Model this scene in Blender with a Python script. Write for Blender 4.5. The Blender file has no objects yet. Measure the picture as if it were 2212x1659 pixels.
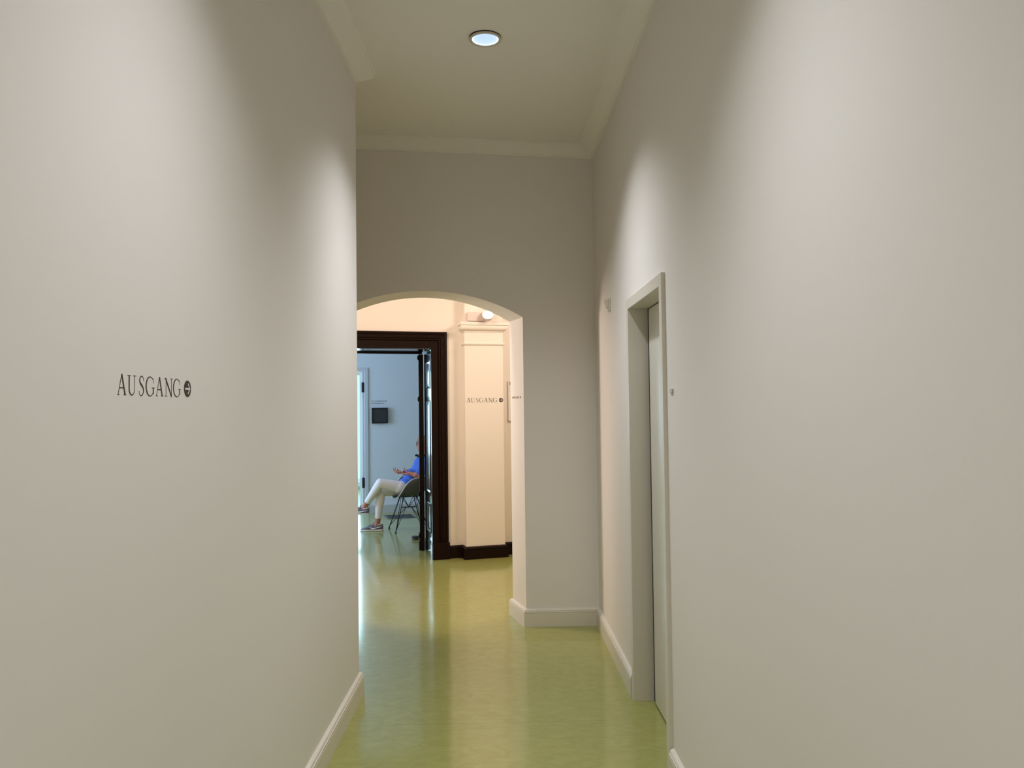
import bpy, bmesh, math, random
from mathutils import Vector, Matrix

C = bpy.context.scene.collection
sc = bpy.context.scene
random.seed(4)
R = math.radians

# ------------------------------------------------------------------ camera
CAM_H = 1.54
F_PX = 1690.0
cam = bpy.data.cameras.new('camera')
cam.sensor_fit = 'HORIZONTAL'
cam.sensor_width = 36.0
cam.lens = 36.0 * F_PX / 2212.0
cam.clip_start = 0.02
cam_ob = bpy.data.objects.new('camera', cam)
C.objects.link(cam_ob)
yc = Vector((-40 / F_PX, -50.5 / F_PX, -1)).normalized()      # corridor direction seen by the camera
up = Vector((-0.0115, 1, 0))
zc_ = (up - yc * up.dot(yc)).normalized()
xc_ = yc.cross(zc_)
cam_ob.matrix_world = Matrix((
    (xc_.x, xc_.y, xc_.z, 0),
    (yc.x, yc.y, yc.z, 0),
    (zc_.x, zc_.y, zc_.z, CAM_H),
    (0, 0, 0, 1)))
sc.camera = cam_ob

# ------------------------------------------------------------------ world, exposure
w = bpy.data.worlds.new('world')
sc.world = w
w.use_nodes = True
w.node_tree.nodes['Background'].inputs[0].default_value = (0.50, 0.86, 1.0, 1)
w.node_tree.nodes['Background'].inputs[1].default_value = 1.3
sc.view_settings.view_transform = 'Standard'
sc.view_settings.look = 'None'
sc.view_settings.exposure = 0.0
sc.view_settings.gamma = 1.0
sc.view_settings.use_curve_mapping = False
sc.cycles.use_denoising = True
sc.cycles.max_bounces = 14
sc.cycles.diffuse_bounces = 8
sc.cycles.glossy_bounces = 5
sc.cycles.sample_clamp_indirect = 6.0
sc.cycles.caustics_reflective = False
sc.cycles.caustics_refractive = False

# hall and back room are turned by 15 degrees against the corridor
W0 = Vector((-0.486, 8.08, 0))
HA = R(15)
HM = Matrix.Translation(W0) @ Matrix.Rotation(HA, 4, 'Z')     # local x = along the hall wall, y = away, z = up
ID = Matrix.Identity(4)


def area_light(name, loc, target, sx, sy, power, col, spread=math.pi):
    l = bpy.data.lights.new(name, 'AREA')
    l.shape = 'RECTANGLE'
    l.size, l.size_y = sx, sy
    l.energy = power
    l.color = col
    l.spread = spread
    o = bpy.data.objects.new(name, l)
    C.objects.link(o)
    o.location = loc
    o.rotation_euler = (Vector(target) - Vector(loc)).to_track_quat('-Z', 'Y').to_euler()
    return o


DOWN_COL = (0.95, 0.97, 1.0)
DOWN_POWER = 86
DOWN_POWER_CORE = 56
DOWNLIGHTS = [(-0.02, 3.87), (-0.04, 1.72), (-0.04, -0.43), (-0.04, -2.5)]
HALL_COL = (1.0, 0.80, 0.67)
DAY_COL = (0.43, 0.63, 1.0)
area_light('hall_ceiling_light', HM @ Vector((1.3, -1.6, 3.10)), HM @ Vector((0.6, -0.3, 0.3)), 0.5, 0.5, 32, HALL_COL)
area_light('hall_ceiling_light', HM @ Vector((-1.3, -1.95, 3.10)), HM @ Vector((-0.2, -0.0, 0.2)), 0.5, 0.5, 49, HALL_COL)
area_light('hall_wall_light', HM @ Vector((-2.2, -0.9, 2.35)), HM @ Vector((1.2, -2.7, 1.0)), 0.5, 0.5, 30, HALL_COL, R(120))
area_light('daylight', HM @ Vector((-3.85, 2.3, 1.75)), HM @ Vector((0, 3.0, 1.1)), 1.5, 1.9, 135, DAY_COL)
area_light('daylight', HM @ Vector((-1.2, 7.35, 1.7)), HM @ Vector((-1.2, 3.8, 1.0)), 2.6, 2.2, 110, (0.50, 0.86, 1.0))


# ------------------------------------------------------------------ helpers: naming
def tag(o, label=None, cat=None, group=None, kind=None):
    if label: o['label'] = label
    if cat: o['category'] = cat
    if group: o['group'] = group
    if kind: o['kind'] = kind
    return o


def empty(name, M=ID, parent=None):
    o = bpy.data.objects.new(name, None)
    C.objects.link(o)
    o.empty_display_size = 0.1
    o.matrix_world = M
    if parent:
        o.parent = parent
    return o


# ------------------------------------------------------------------ helpers: materials
def mat(name, col, rough=0.5, metal=0.0, spec=0.5, coat=0.0, coat_rough=0.1, emit=None, emit_s=0.0, bump=0.0, bscale=60, vary=0.0, vscale=8):
    m = bpy.data.materials.new(name)
    m.use_nodes = True
    nt = m.node_tree
    b = nt.nodes['Principled BSDF']
    b.inputs['Base Color'].default_value = (*col, 1)
    b.inputs['Roughness'].default_value = rough
    b.inputs['Metallic'].default_value = metal
    b.inputs['Specular IOR Level'].default_value = spec
    b.inputs['Coat Weight'].default_value = coat
    b.inputs['Coat Roughness'].default_value = coat_rough
    if emit:
        b.inputs['Emission Color'].default_value = (*emit, 1)
        b.inputs['Emission Strength'].default_value = emit_s
    tc = nt.nodes.new('ShaderNodeTexCoord')
    if bump:
        n = nt.nodes.new('ShaderNodeTexNoise')
        n.inputs['Scale'].default_value = bscale
        n.inputs['Detail'].default_value = 4
        nt.links.new(tc.outputs['Object'], n.inputs['Vector'])
        bp = nt.nodes.new('ShaderNodeBump')
        bp.inputs['Strength'].default_value = bump
        bp.inputs['Distance'].default_value = 0.01
        nt.links.new(n.outputs['Fac'], bp.inputs['Height'])
        nt.links.new(bp.outputs['Normal'], b.inputs['Normal'])
    if vary:
        n = nt.nodes.new('ShaderNodeTexNoise')
        n.inputs['Scale'].default_value = vscale
        n.inputs['Detail'].default_value = 5
        nt.links.new(tc.outputs['Object'], n.inputs['Vector'])
        r = nt.nodes.new('ShaderNodeMapRange')
        r.inputs['To Min'].default_value = 1 - vary
        r.inputs['To Max'].default_value = 1 + vary
        nt.links.new(n.outputs['Fac'], r.inputs['Value'])
        mx = nt.nodes.new('ShaderNodeVectorMath')
        mx.operation = 'SCALE'
        mx.inputs[0].default_value = col
        nt.links.new(r.outputs[0], mx.inputs['Scale'])
        nt.links.new(mx.outputs[0], b.inputs['Base Color'])
    return m


def floor_mat():
    m = bpy.data.materials.new('green_linoleum')
    m.use_nodes = True
    nt = m.node_tree
    b = nt.nodes['Principled BSDF']
    tc = nt.nodes.new('ShaderNodeTexCoord')
    mp = nt.nodes.new('ShaderNodeMapping')
    mp.inputs['Scale'].default_value = (1.0, 1.5, 1.0)
    nt.links.new(tc.outputs['Object'], mp.inputs['Vector'])
    n1 = nt.nodes.new('ShaderNodeTexNoise')
    n1.inputs['Scale'].default_value = 13
    n1.inputs['Detail'].default_value = 3
    n1.inputs['Roughness'].default_value = 0.5
    n1.inputs['Distortion'].default_value = 1.2
    nt.links.new(mp.outputs[0], n1.inputs['Vector'])
    cr = nt.nodes.new('ShaderNodeValToRGB')
    e = cr.color_ramp.elements
    e[0].position, e[0].color = 0.30, (0.288, 0.292, 0.078, 1)
    e[1].position, e[1].color = 0.72, (0.340, 0.348, 0.108, 1)
    nt.links.new(n1.outputs['Fac'], cr.inputs['Fac'])
    # welded seam between two sheets
    sx = nt.nodes.new('ShaderNodeSeparateXYZ')
    nt.links.new(tc.outputs['Object'], sx.inputs[0])
    a = nt.nodes.new('ShaderNodeMath'); a.operation = 'SUBTRACT'; a.inputs[1].default_value = 3.87
    nt.links.new(sx.outputs['Y'], a.inputs[0])
    ab = nt.nodes.new('ShaderNodeMath'); ab.operation = 'ABSOLUTE'
    nt.links.new(a.outputs[0], ab.inputs[0])
    lt = nt.nodes.new('ShaderNodeMath'); lt.operation = 'LESS_THAN'; lt.inputs[1].default_value = 0.0022
    nt.links.new(ab.outputs[0], lt.inputs[0])
    mul = nt.nodes.new('ShaderNodeMath'); mul.operation = 'MULTIPLY'; mul.inputs[1].default_value = 0.45
    nt.links.new(lt.outputs[0], mul.inputs[0])
    mx = nt.nodes.new('ShaderNodeMix'); mx.data_type = 'RGBA'
    mx.inputs['B'].default_value = (0.12, 0.13, 0.03, 1)
    nt.links.new(mul.outputs[0], mx.inputs['Factor'])
    nt.links.new(cr.outputs['Color'], mx.inputs['A'])
    nt.links.new(mx.outputs['Result'], b.inputs['Base Color'])
    n2 = nt.nodes.new('ShaderNodeTexNoise')
    n2.inputs['Scale'].default_value = 3.0
    n2.inputs['Detail'].default_value = 3
    nt.links.new(tc.outputs['Object'], n2.inputs['Vector'])
    mr = nt.nodes.new('ShaderNodeMapRange')
    mr.inputs['To Min'].default_value = 0.08
    mr.inputs['To Max'].default_value = 0.14
    nt.links.new(n2.outputs['Fac'], mr.inputs['Value'])
    nt.links.new(mr.outputs[0], b.inputs['Roughness'])
    b.inputs['Specular IOR Level'].default_value = 0.5
    b.inputs['Coat Weight'].default_value = 0.4
    b.inputs['Coat Roughness'].default_value = 0.30
    bp = nt.nodes.new('ShaderNodeBump')
    bp.inputs['Strength'].default_value = 0.05
    bp.inputs['Distance'].default_value = 0.003
    n3 = nt.nodes.new('ShaderNodeTexNoise')
    n3.inputs['Scale'].default_value = 5.0
    n3.inputs['Detail'].default_value = 2
    nt.links.new(tc.outputs['Object'], n3.inputs['Vector'])
    nt.links.new(n3.outputs['Fac'], bp.inputs['Height'])
    nt.links.new(bp.outputs['Normal'], b.inputs['Normal'])
    return m


def darkwood_mat():
    m = mat('black_brown_lacquered_wood', (0.018, 0.007, 0.004), rough=0.42, spec=0.12)
    nt = m.node_tree
    b = nt.nodes['Principled BSDF']
    tc = nt.nodes['Texture Coordinate']
    n = nt.nodes.new('ShaderNodeTexNoise')          # chipped lacquer near edges of the boards
    n.inputs['Scale'].default_value = 38
    n.inputs['Detail'].default_value = 3
    nt.links.new(tc.outputs['Object'], n.inputs['Vector'])
    cr = nt.nodes.new('ShaderNodeValToRGB')
    e = cr.color_ramp.elements
    e[0].position, e[0].color = 0.755, (0.010, 0.004, 0.002, 1)
    e[1].position, e[1].color = 0.775, (0.42, 0.24, 0.12, 1)
    nt.links.new(n.outputs['Fac'], cr.inputs['Fac'])
    nt.links.new(cr.outputs['Color'], b.inputs['Base Color'])
    return m


M = {}
M['wall'] = mat('painted_wall', (0.77, 0.738, 0.715), rough=0.75, spec=0.3, bump=0.02, bscale=140)
M['ceiling'] = mat('ceiling_paint', (0.84, 0.82, 0.785), rough=0.85, spec=0.2)
M['trim'] = mat('painted_trim', (0.68, 0.64, 0.565), rough=0.38, spec=0.45)
M['moulding'] = mat('plaster_moulding', (0.85, 0.83, 0.79), rough=0.8, spec=0.2)
M['hallwall'] = mat('cream_wall', (0.80, 0.735, 0.665), rough=0.8, spec=0.25, bump=0.08, bscale=45)
M['roomwall'] = mat('grey_white_wall', (0.66, 0.67, 0.69), rough=0.8, spec=0.25)
M['roomtrim'] = mat('grey_trim', (0.46, 0.46, 0.43), rough=0.5)
M['roomframe'] = mat('white_door_frame', (0.60, 0.58, 0.60), rough=0.5)
M['floor'] = floor_mat()
M['wood'] = darkwood_mat()
M['gloss'] = mat('polished_black_wood', (0.010, 0.006, 0.005), rough=0.16, spec=0.5, coat=0.5, coat_rough=0.06)
M['frame'] = mat('door_frame_paint', (0.68, 0.64, 0.57), rough=0.40)
M['leaf'] = mat('brushed_door_leaf', (0.76, 0.75, 0.69), rough=0.22, metal=0.15, spec=0.6)
M['black'] = mat('black_rubber', (0.012, 0.012, 0.013), rough=0.5)
M['gap_shade'] = mat('dark_gap_shade', (0.01, 0.009, 0.009), rough=0.9)  # near-black colour standing for the shade inside narrow gaps
M['ink'] = mat('dark_lettering', (0.030, 0.014, 0.013), rough=0.5)
M['greyink'] = mat('grey_lettering', (0.30, 0.26, 0.20), rough=0.6)
M['blueink'] = mat('slate_lettering', (0.12, 0.14, 0.19), rough=0.6)
M['white'] = mat('white_plastic', (0.80, 0.79, 0.76), rough=0.35)
M['pinkwhite'] = mat('matt_lamp_housing', (0.66, 0.56, 0.52), rough=0.45)
M['lens'] = mat('glowing_lens', (1, 1, 1), emit=(1.0, 0.86, 0.66), emit_s=30)
M['diffuser'] = mat('downlight_glass', (0.6, 0.7, 0.8), rough=0.3, emit=(0.50, 0.70, 1.0), emit_s=0.93)
M['diffrim'] = mat('downlight_reflector', (0.8, 0.85, 0.9), rough=0.3, emit=(0.86, 0.95, 1.0), emit_s=1.15)
M['ring'] = mat('downlight_ring', (0.62, 0.57, 0.50), rough=0.4)
M['sensor'] = mat('sensor_plastic', (0.62, 0.58, 0.49), rough=0.4)
M['plate'] = mat('grey_plate', (0.42, 0.41, 0.38), rough=0.45)
M['green'] = mat('safety_green', (0.05, 0.16, 0.01), rough=0.5)
M['red'] = mat('sign_red', (0.55, 0.12, 0.12), rough=0.5)
M['paper'] = mat('sign_paper', (0.78, 0.76, 0.74), rough=0.3)
M['dkpanel'] = mat('charcoal_panel', (0.030, 0.032, 0.032), rough=0.45)
M['dkframe'] = mat('black_frame', (0.010, 0.009, 0.010), rough=0.4)
M['grille'] = mat('grey_metal', (0.13, 0.14, 0.14), rough=0.45, metal=0.3)
M['hinge'] = mat('dark_steel', (0.03, 0.03, 0.04), rough=0.4, metal=0.6)
M['shell'] = mat('shaded_grey_shell', (0.085, 0.080, 0.082), rough=0.5)  # light grey plastic, darkened to carry the shade on its outside
M['shellrim'] = mat('pale_shell_edge', (0.45, 0.46, 0.44), rough=0.4)
M['wire'] = mat('black_wire', (0.006, 0.007, 0.012), rough=0.3, metal=0.4)
M['skin'] = mat('skin', (0.46, 0.175, 0.115), rough=0.5, vary=0.12, vscale=20)
M['hair'] = mat('light_brown_hair', (0.34, 0.18, 0.085), rough=0.6, vary=0.3, vscale=60)
M['shirt'] = mat('blue_shirt_cloth', (0.045, 0.115, 0.48), rough=0.8, bump=0.5, bscale=14)
M['trouser'] = mat('white_trouser_cloth', (0.84, 0.77, 0.77), rough=0.85, bump=0.4, bscale=12)
M['shoe'] = mat('grey_shoe_cloth', (0.15, 0.13, 0.16), rough=0.8, vary=0.25, vscale=90)
M['sole'] = mat('shoe_sole', (0.66, 0.62, 0.60), rough=0.6)
M['mark'] = mat('white_shoe_mark', (0.85, 0.80, 0.82), rough=0.5)
M['scarf'] = mat('dark_olive_cloth', (0.016, 0.014, 0.008), rough=0.7)
M['glassfr'] = mat('dark_spectacle_frame', (0.02, 0.012, 0.012), rough=0.3)


# ------------------------------------------------------------------ helpers: meshes
class MB:
    def __init__(self):
        self.v = []; self.f = []

    def add(self, vs, fs):
        o = len(self.v)
        self.v += [tuple(p) for p in vs]
        self.f += [tuple(i + o for i in f) for f in fs]
        return self

    def box(self, x0, x1, y0, y1, z0, z1):
        vs = [(x, y, z) for x in (x0, x1) for y in (y0, y1) for z in (z0, z1)]
        return self.add(vs, [(0, 1, 3, 2), (4, 6, 7, 5), (0, 4, 5, 1), (2, 3, 7, 6), (0, 2, 6, 4), (1, 5, 7, 3)])

    def prism(self, pts, z0, z1):
        n = len(pts)
        vs = [(p[0], p[1], z0) for p in pts] + [(p[0], p[1], z1) for p in pts]
        fs = [tuple(reversed(range(n))), tuple(range(n, 2 * n))] + [(i, (i + 1) % n, n + (i + 1) % n, n + i) for i in range(n)]
        return self.add(vs, fs)

    def tube(self, pts, r, n=8, cap=True):
        pts = [Vector(p) for p in pts]
        rr = r if isinstance(r, (list, tuple)) else [r] * len(pts)
        rings = []
        a = None
        for i, p in enumerate(pts):
            d = (pts[min(i + 1, len(pts) - 1)] - pts[max(i - 1, 0)]).normalized()
            if a is None:
                a = d.orthogonal().normalized()
            else:
                a = (a - d * a.dot(d)).normalized()
            b = d.cross(a)
            rings.append([p + (a * math.cos(t) + b * math.sin(t)) * rr[i] for t in [2 * math.pi * k / n for k in range(n)]])
        vs = [q for rg in rings for q in rg]
        fs = [(i * n + k, i * n + (k + 1) % n, (i + 1) * n + (k + 1) % n, (i + 1) * n + k) for i in range(len(pts) - 1) for k in range(n)]
        if cap:
            fs += [tuple(reversed(range(n))), tuple(range((len(pts) - 1) * n, len(pts) * n))]
        return self.add(vs, fs)

    def lathe(self, prof, M_=ID, n=32, cap=True):
        vs = []
        for (r, z) in prof:
            for k in range(n):
                t = 2 * math.pi * k / n
                vs.append(M_ @ Vector((r * math.cos(t), r * math.sin(t), z)))
        fs = [(i * n + k, i * n + (k + 1) % n, (i + 1) * n + (k + 1) % n, (i + 1) * n + k) for i in range(len(prof) - 1) for k in range(n)]
        if cap:
            fs += [tuple(reversed(range(n))), tuple(range((len(prof) - 1) * n, len(prof) * n))]
        return self.add(vs, fs)

    def sweep(self, path, prof, mapf, closed=False, side=1, cap=True):
        """path in a 2D plane, prof = [(lateral, height)], mapf(x, y, height) -> 3D"""
        n = len(path)
        rings = []
        for i in range(n):
            p = Vector(path[i])
            def nrm(a, b):
                d = (Vector(b) - Vector(a)).normalized()
                return Vector((-d.y, d.x)) * side
            if closed:
                n0, n1 = nrm(path[i - 1], path[i]), nrm(path[i], path[(i + 1) % n])
            else:
                n1 = nrm(path[i], path[i + 1]) if i < n - 1 else nrm(path[i - 1], path[i])
                n0 = nrm(path[i - 1], path[i]) if i > 0 else n1
            m = (n0 + n1)
            m = m / m.dot(n0) if abs(m.dot(n0)) > 1e-6 else n0
            rings.append([mapf(p.x + m.x * o, p.y + m.y * o, h) for (o, h) in prof])
        k = len(prof)
        vs = [q for rg in rings for q in rg]
        cnt = n if closed else n - 1
        fs = []
        for i in range(cnt):
            j = (i + 1) % n
            for a in range(k - 1):
                fs.append((i * k + a, i * k + a + 1, j * k + a + 1, j * k + a))
        if cap and not closed:
            fs += [tuple(range(k)), tuple(reversed(range((n - 1) * k, n * k)))]
        return self.add(vs, fs)

    def build(self, name, m, parent=None, M_=ID, smooth=False, bevel=0.0, solid=0.0, fix=True):
        me = bpy.data.meshes.new(name)
        vs = self.v
        # world-space placement: parts under an Empty are given in the Empty's frame
        me.from_pydata([tuple(M_ @ Vector(p)) for p in vs], [], self.f)
        me.validate()
        if fix:
            bm = bmesh.new(); bm.from_mesh(me)
            bmesh.ops.recalc_face_normals(bm, faces=bm.faces)
            bm.to_mesh(me); bm.free()
        me.materials.append(m)
        if smooth:
            for p in me.polygons: p.use_smooth = True
        o = bpy.data.objects.new(name, me)
        C.objects.link(o)
        if parent: o.parent = parent
        if bevel:
            b = o.modifiers.new('bevel', 'BEVEL'); b.width = bevel; b.segments = 2; b.limit_method = 'ANGLE'
        if solid:
            s = o.modifiers.new('solid', 'SOLIDIFY'); s.thickness = solid; s.offset = 0
        return o


def structure(o):
    o['kind'] = 'structure'
    return o


# ------------------------------------------------------------------ the corridor
XR = 0.73                                   # right wall face
def xl(y): return -0.8250 + 0.02 * y        # left wall face, slightly converging
YL = 4.28                                   # end of the left wall
YE = 5.545                                  # end wall with the arch
TH = 0.12


def zc(x, y):                               # uneven old ceiling, rises towards the far left
    t = min(max((0.73 - x) / 1.69, 0), 1.15)
    s = min(max((y - 3.3) / 2.2, 0), 1)
    return 3.385 + 0.085 * t * s


# floor: one sheet through all rooms
structure(MB().box(-7.5, 5.5, -3.3, 17.5, -0.10, 0.0).build('floor', M['floor']))

# corridor ceiling
mb = MB()
xs = [-3.0 + 0.1 * i for i in range(38)] + [0.74, 0.9]
ys = [-3.3 + 0.2 * i for i in range(45)]
ys = [y for y in ys if y < 5.6] + [5.6]
vs = [(x, y, zc(x, y)) for y in ys for x in xs]
nx = len(xs)
fs = [(j * nx + i, j * nx + i + 1, (j + 1) * nx + i + 1, (j + 1) * nx + i) for j in range(len(ys) - 1) for i in range(nx - 1)]
ce = structure(mb.add(vs, fs).build('ceiling', M['ceiling'], fix=False))
so = ce.modifiers.new('solid', 'SOLIDIFY'); so.thickness = 0.06; so.offset = 1

# left wall (solid block with the free end corner slightly rounded)
mb = MB()
mb.prism([(xl(-3.2), -3.2), (xl(YL), YL - 0.008), (xl(YL) - 0.008, YL), (-2.4, YL), (-2.4, -3.2)], 0, 3.50)
structure(mb.build('wall_left', M['wall']))
structure(MB().box(-2.6, -2.4, YL - 0.1, YE + 0.1, 0, 3.6).build('wall_alcove', M['wall']))
structure(MB().box(-2.6, 1.1, -3.4, -3.2, 0, 3.6).build('wall_back', M['wall']))

# right wall with the lift-like door recess
DY0, DY1, DZ = 3.312, 4.118, 2.055          # clear opening
mb = MB()
mb.box(XR, 1.10, -3.2, DY0, 0, 3.45)
mb.box(XR, 1.10, DY1, YE + 0.1, 0, 3.45)
mb.box(XR, 1.10, DY0, DY1, DZ, 3.45)
mb.box(0.90, 1.10, DY0, DY1, 0, DZ)
structure(mb.build('wall_right', M['wall']))

# end wall with segmental arch, splayed opening
def arch_prof(xL, xR_, spring, apex, n=40):
    c = (xL + xR_) / 2; a = (xR_ - xL) / 2; h = apex - spring
    Rr = (a * a + h * h) / (2 * h)
    return [(c + a * math.cos(t), 0) for t in []] or [
        (xR_ + (xL - xR_) * i / n, spring + math.sqrt(max(Rr * Rr - (xR_ + (xL - xR_) * i / n - c) ** 2, 0)) - (Rr - h)) for i in range(n + 1)]


YB = 5.845
front = arch_prof(-1.198, 0.215, 2.179, 2.373)
back = arch_prof(-1.198, 0.128, 2.179, 2.366)
front = [(0.215, 0)] + front + [(-1.198, 0)]
back = [(0.128, 0)] + back + [(-1.198, 0)]
mb = MB()
n = len(front)
vs = [(x, YE, z) for x, z in front] + [(x, YB, z) for x, z in back]
fs = [(i, i + 1, n + i + 1, n + i) for i in range(n - 1)]
mb.add(vs, fs)
ZT = 3.75
for y, prof in ((YE, front), (YB, back)):
    m = len(prof)
    vs = [(x, y, z) for x, z in prof] + [(x, y, ZT) for x, z in prof]
    mb.add(vs, [(i, i + 1, m + i + 1, m + i) for i in range(1, m - 2)])
    for xa, xb in ((prof[0][0], 4.8), (-4.6, -1.198)):
        mb.add([(xa, y, 0), (xb, y, 0), (xb, y, ZT), (xa, y, ZT)], [(0, 1, 2, 3)])
mb.add([(-4.6, YE, ZT), (4.8, YE, ZT), (4.8, YB, ZT), (-4.6, YB, ZT)], [(0, 1, 2, 3)])
structure(mb.build('wall_end', M['wall'], fix=False))

# baseboards
BB = [(0, 0), (.022, 0), (.022, .090), (.019, .0915), (.019, .0945), (.022, .096), (.022, .103), (.016, .1045), (.016, .108), (.018, .110), (.014, .117), (.004, .122), (0, .122)]
fl = lambda x, y, h: (x, y, h)
structure(MB().sweep([(xl(-3.1), -3.1), (xl(YL), YL), (-2.38, YL)], BB, fl, side=-1).build('baseboard_left', M['trim'], fix=True))
structure(MB().sweep([(XR, YE), (XR, DY1 + 0.05)], BB, fl, side=-1).build('baseboard_right', M['trim']))
structure(MB().sweep([(XR, DY0 - 0.05), (XR, -3.1)], BB, fl, side=-1).build('baseboard_right_near', M['trim']))
structure(MB().sweep([(0.40, YB), (0.128, YB), (0.215, YE), (XR, YE)], BB, fl, side=-1).build('baseboard_end', M['trim']))

# cove moulding under the ceiling
CM = [(0, -.078), (.014, -.078), (.016, -.066), (.030, -.060), (.092, -.016), (.094, -.006), (.102, -.002), (.102, .01), (0, .01)]
cmap = lambda x, y, h: (x, y, zc(x, y) + h)
def dense(path, step=0.25):
    out = []
    for a, b in zip(path[:-1], path[1:]):
        a = Vector(a); b = Vector(b); k = max(1, int((b - a).length / step))
        out += [tuple(a.lerp(b, i / k)) for i in range(k)]
    return out + [path[-1]]
structure(MB().sweep(dense([(xl(-3.1), -3.1), (xl(YL), YL), (-2.38, YL)]), CM, cmap, side=-1).build('trim_1', M['moulding']))
structure(MB().sweep(dense([(-2.38, YE), (XR, YE), (XR, -3.1)]), CM, cmap, side=-1).build('trim_2', M['moulding']))

# ------------------------------------------------------------------ door in the right wall
d1 = structure(empty('door_1', Matrix.Translation((XR, 3.715, 0))))
mb = MB()
FW, FP = 0.048, 0.017
ry0, ry1 = DY0 - 3.715, DY1 - 3.715
for a, b in ((ry0 - FW + 0.01, ry0 + 0.012), (ry1 - 0.012, ry1 + FW - 0.01)):
    mb.box(-FP, 0.12, a, b, 0, DZ + FW)
mb.box(-FP, 0.12, ry0 + 0.012, ry1 - 0.012, DZ - 0.006, DZ + FW)
mb.build('door_frame', M['frame'], d1, bevel=0.002)
MB().box(0.085, 0.125, ry0 + 0.026, ry1 - 0.064, 0.010, DZ - 0.012).build('door_leaf', M['leaf'], d1, bevel=0.002)
MB().box(0.091, 0.17, ry0 + 0.012, ry1 - 0.012, 0.0, DZ - 0.006).build('door_gap_shade', M['gap_shade'], d1)  # dark sheet behind the leaf, paints the shade in the gap around it

# ------------------------------------------------------------------ recessed ceiling lights
def downlight(x, y, lab, dim=1.0):
    z = zc(x, y)
    e = empty('ceiling_light', Matrix.Translation((x, y, z)))
    tag(e, lab, 'ceiling light')
    MB().lathe([(.066, .0), (.066, -.010), (.070, -.016), (.078, -.015), (.080, -.010), (.078, -.006)], cap=False, n=48).build('ring', M['ring'], e, smooth=True, fix=False)
    MB().lathe([(.0665, -.011), (.060, -.0085)], cap=False, n=48).build('reflector', M['diffrim'], e, smooth=True)
    MB().lathe([(.0605, -.0085), (.03, -.0080), (.001, -.0080)], n=48).build('diffuser', M['diffuser'], e, smooth=True)
    MB().lathe([(.079, .0), (.079, -.006), (.066, -.006)], cap=False, n=48).build('gap_shade', M['gap_shade'], e)  # shadow between ring and ceiling, put in as a dark band
    for power, size in ((DOWN_POWER * dim, 115), (DOWN_POWER_CORE * dim, 84)):      # wide reflector and bright core of one lamp
        l = bpy.data.lights.new('downlight', 'SPOT')
        l.energy = power
        l.color = DOWN_COL
        l.spot_size = R(size)
        l.spot_blend = 0.92
        l.shadow_soft_size = 0.05
        o = bpy.data.objects.new('downlight', l)
        C.objects.link(o)
        o.location = (x, y, z - 0.075)


downlight(*DOWNLIGHTS[0], 'round recessed ceiling light with pale blue glass in the middle of the corridor ceiling')
for (x, y), lab in zip(DOWNLIGHTS[1:], ('round recessed ceiling light above the viewer', 'round recessed ceiling light just behind the viewer', 'round recessed ceiling light at the rear of the corridor')):
    downlight(x, y, lab, 0.77)

# ------------------------------------------------------------------ small things on the corridor's right wall
e = empty('motion_sensor', Matrix.Translation((XR, 4.83, 2.180)))
tag(e, 'small beige box sensor high on the right wall beyond the door', 'sensor')
MB().box(-0.010, 0, -0.035, 0.025, -0.052, 0.028).build('mounting_plate', M['sensor'], e, bevel=0.003)
MB().add([(-.010, -.030, .020), (-.010, .020, .020), (-.010, .020, -.036), (-.010, -.030, -.036),
          (-.036, -.024, .020), (-.036, .014, .020), (-.022, .014, -.030), (-.022, -.024, -.030)],
         [(0, 1, 2, 3), (4, 7, 6, 5), (0, 4, 5, 1), (1, 5, 6, 2), (2, 6, 7, 3), (3, 7, 4, 0)]).build('sensor_head', M['sensor'], e, bevel=0.004)
o = MB().box(-0.006, 0, -0.022, 0.022, -0.009, 0.009).build('wall_plate', M['plate'], M_=Matrix.Translation((XR, 3.175, 1.598)), bevel=0.002)
tag(o, 'tiny grey rectangular plate on the right wall beside the door frame', 'plate')


# ------------------------------------------------------------------ serif lettering
def cr_spline(pts, k=6):
    out = []
    n = len(pts)
    for i in range(n - 1):
        p0 = pts[max(i - 1, 0)]; p1 = pts[i]; p2 = pts[i + 1]; p3 = pts[min(i + 2, n - 1)]
        for j in range(k):
            t = j / k
            out.append(tuple(0.5 * ((2 * b) + (-a + c) * t + (2 * a - 5 * b + 4 * c - d) * t * t + (-a + 3 * b - 3 * c + d) * t ** 3) for a, b, c, d in zip(p0, p1, p2, p3)))
    return out + [pts[-1]]


def ribbon(mb, pts, curve=False, off=0.0):
    if curve: pts = cr_spline(pts)
    L, Rr = [], []
    n = len(pts)
    for i, (x, y, wd) in enumerate(pts):
        a = pts[max(i - 1, 0)]; b = pts[min(i + 1, n - 1)]
        d = Vector((b[0] - a[0], b[1] - a[1])).normalized()
        nn = Vector((-d.y, d.x)) * wd / 2
        L.append((x + nn.x, y + nn.y, off)); Rr.append((x - nn.x, y - nn.y, off))
    mb.add(L + Rr, [(i, n + i, n + i + 1, i + 1) for i in range(n - 1)])


def g_arc():
    pts = []
    for i in range(13):
        t = R(48 + (325 - 48) * i / 12)
        wd = 0.045 + 0.075 * max(0, -math.cos(t)) ** 1.3
        pts.append((0.47 + 0.44 * math.cos(t), 0.495 + 0.505 * math.sin(t), wd))
    return pts


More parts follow.
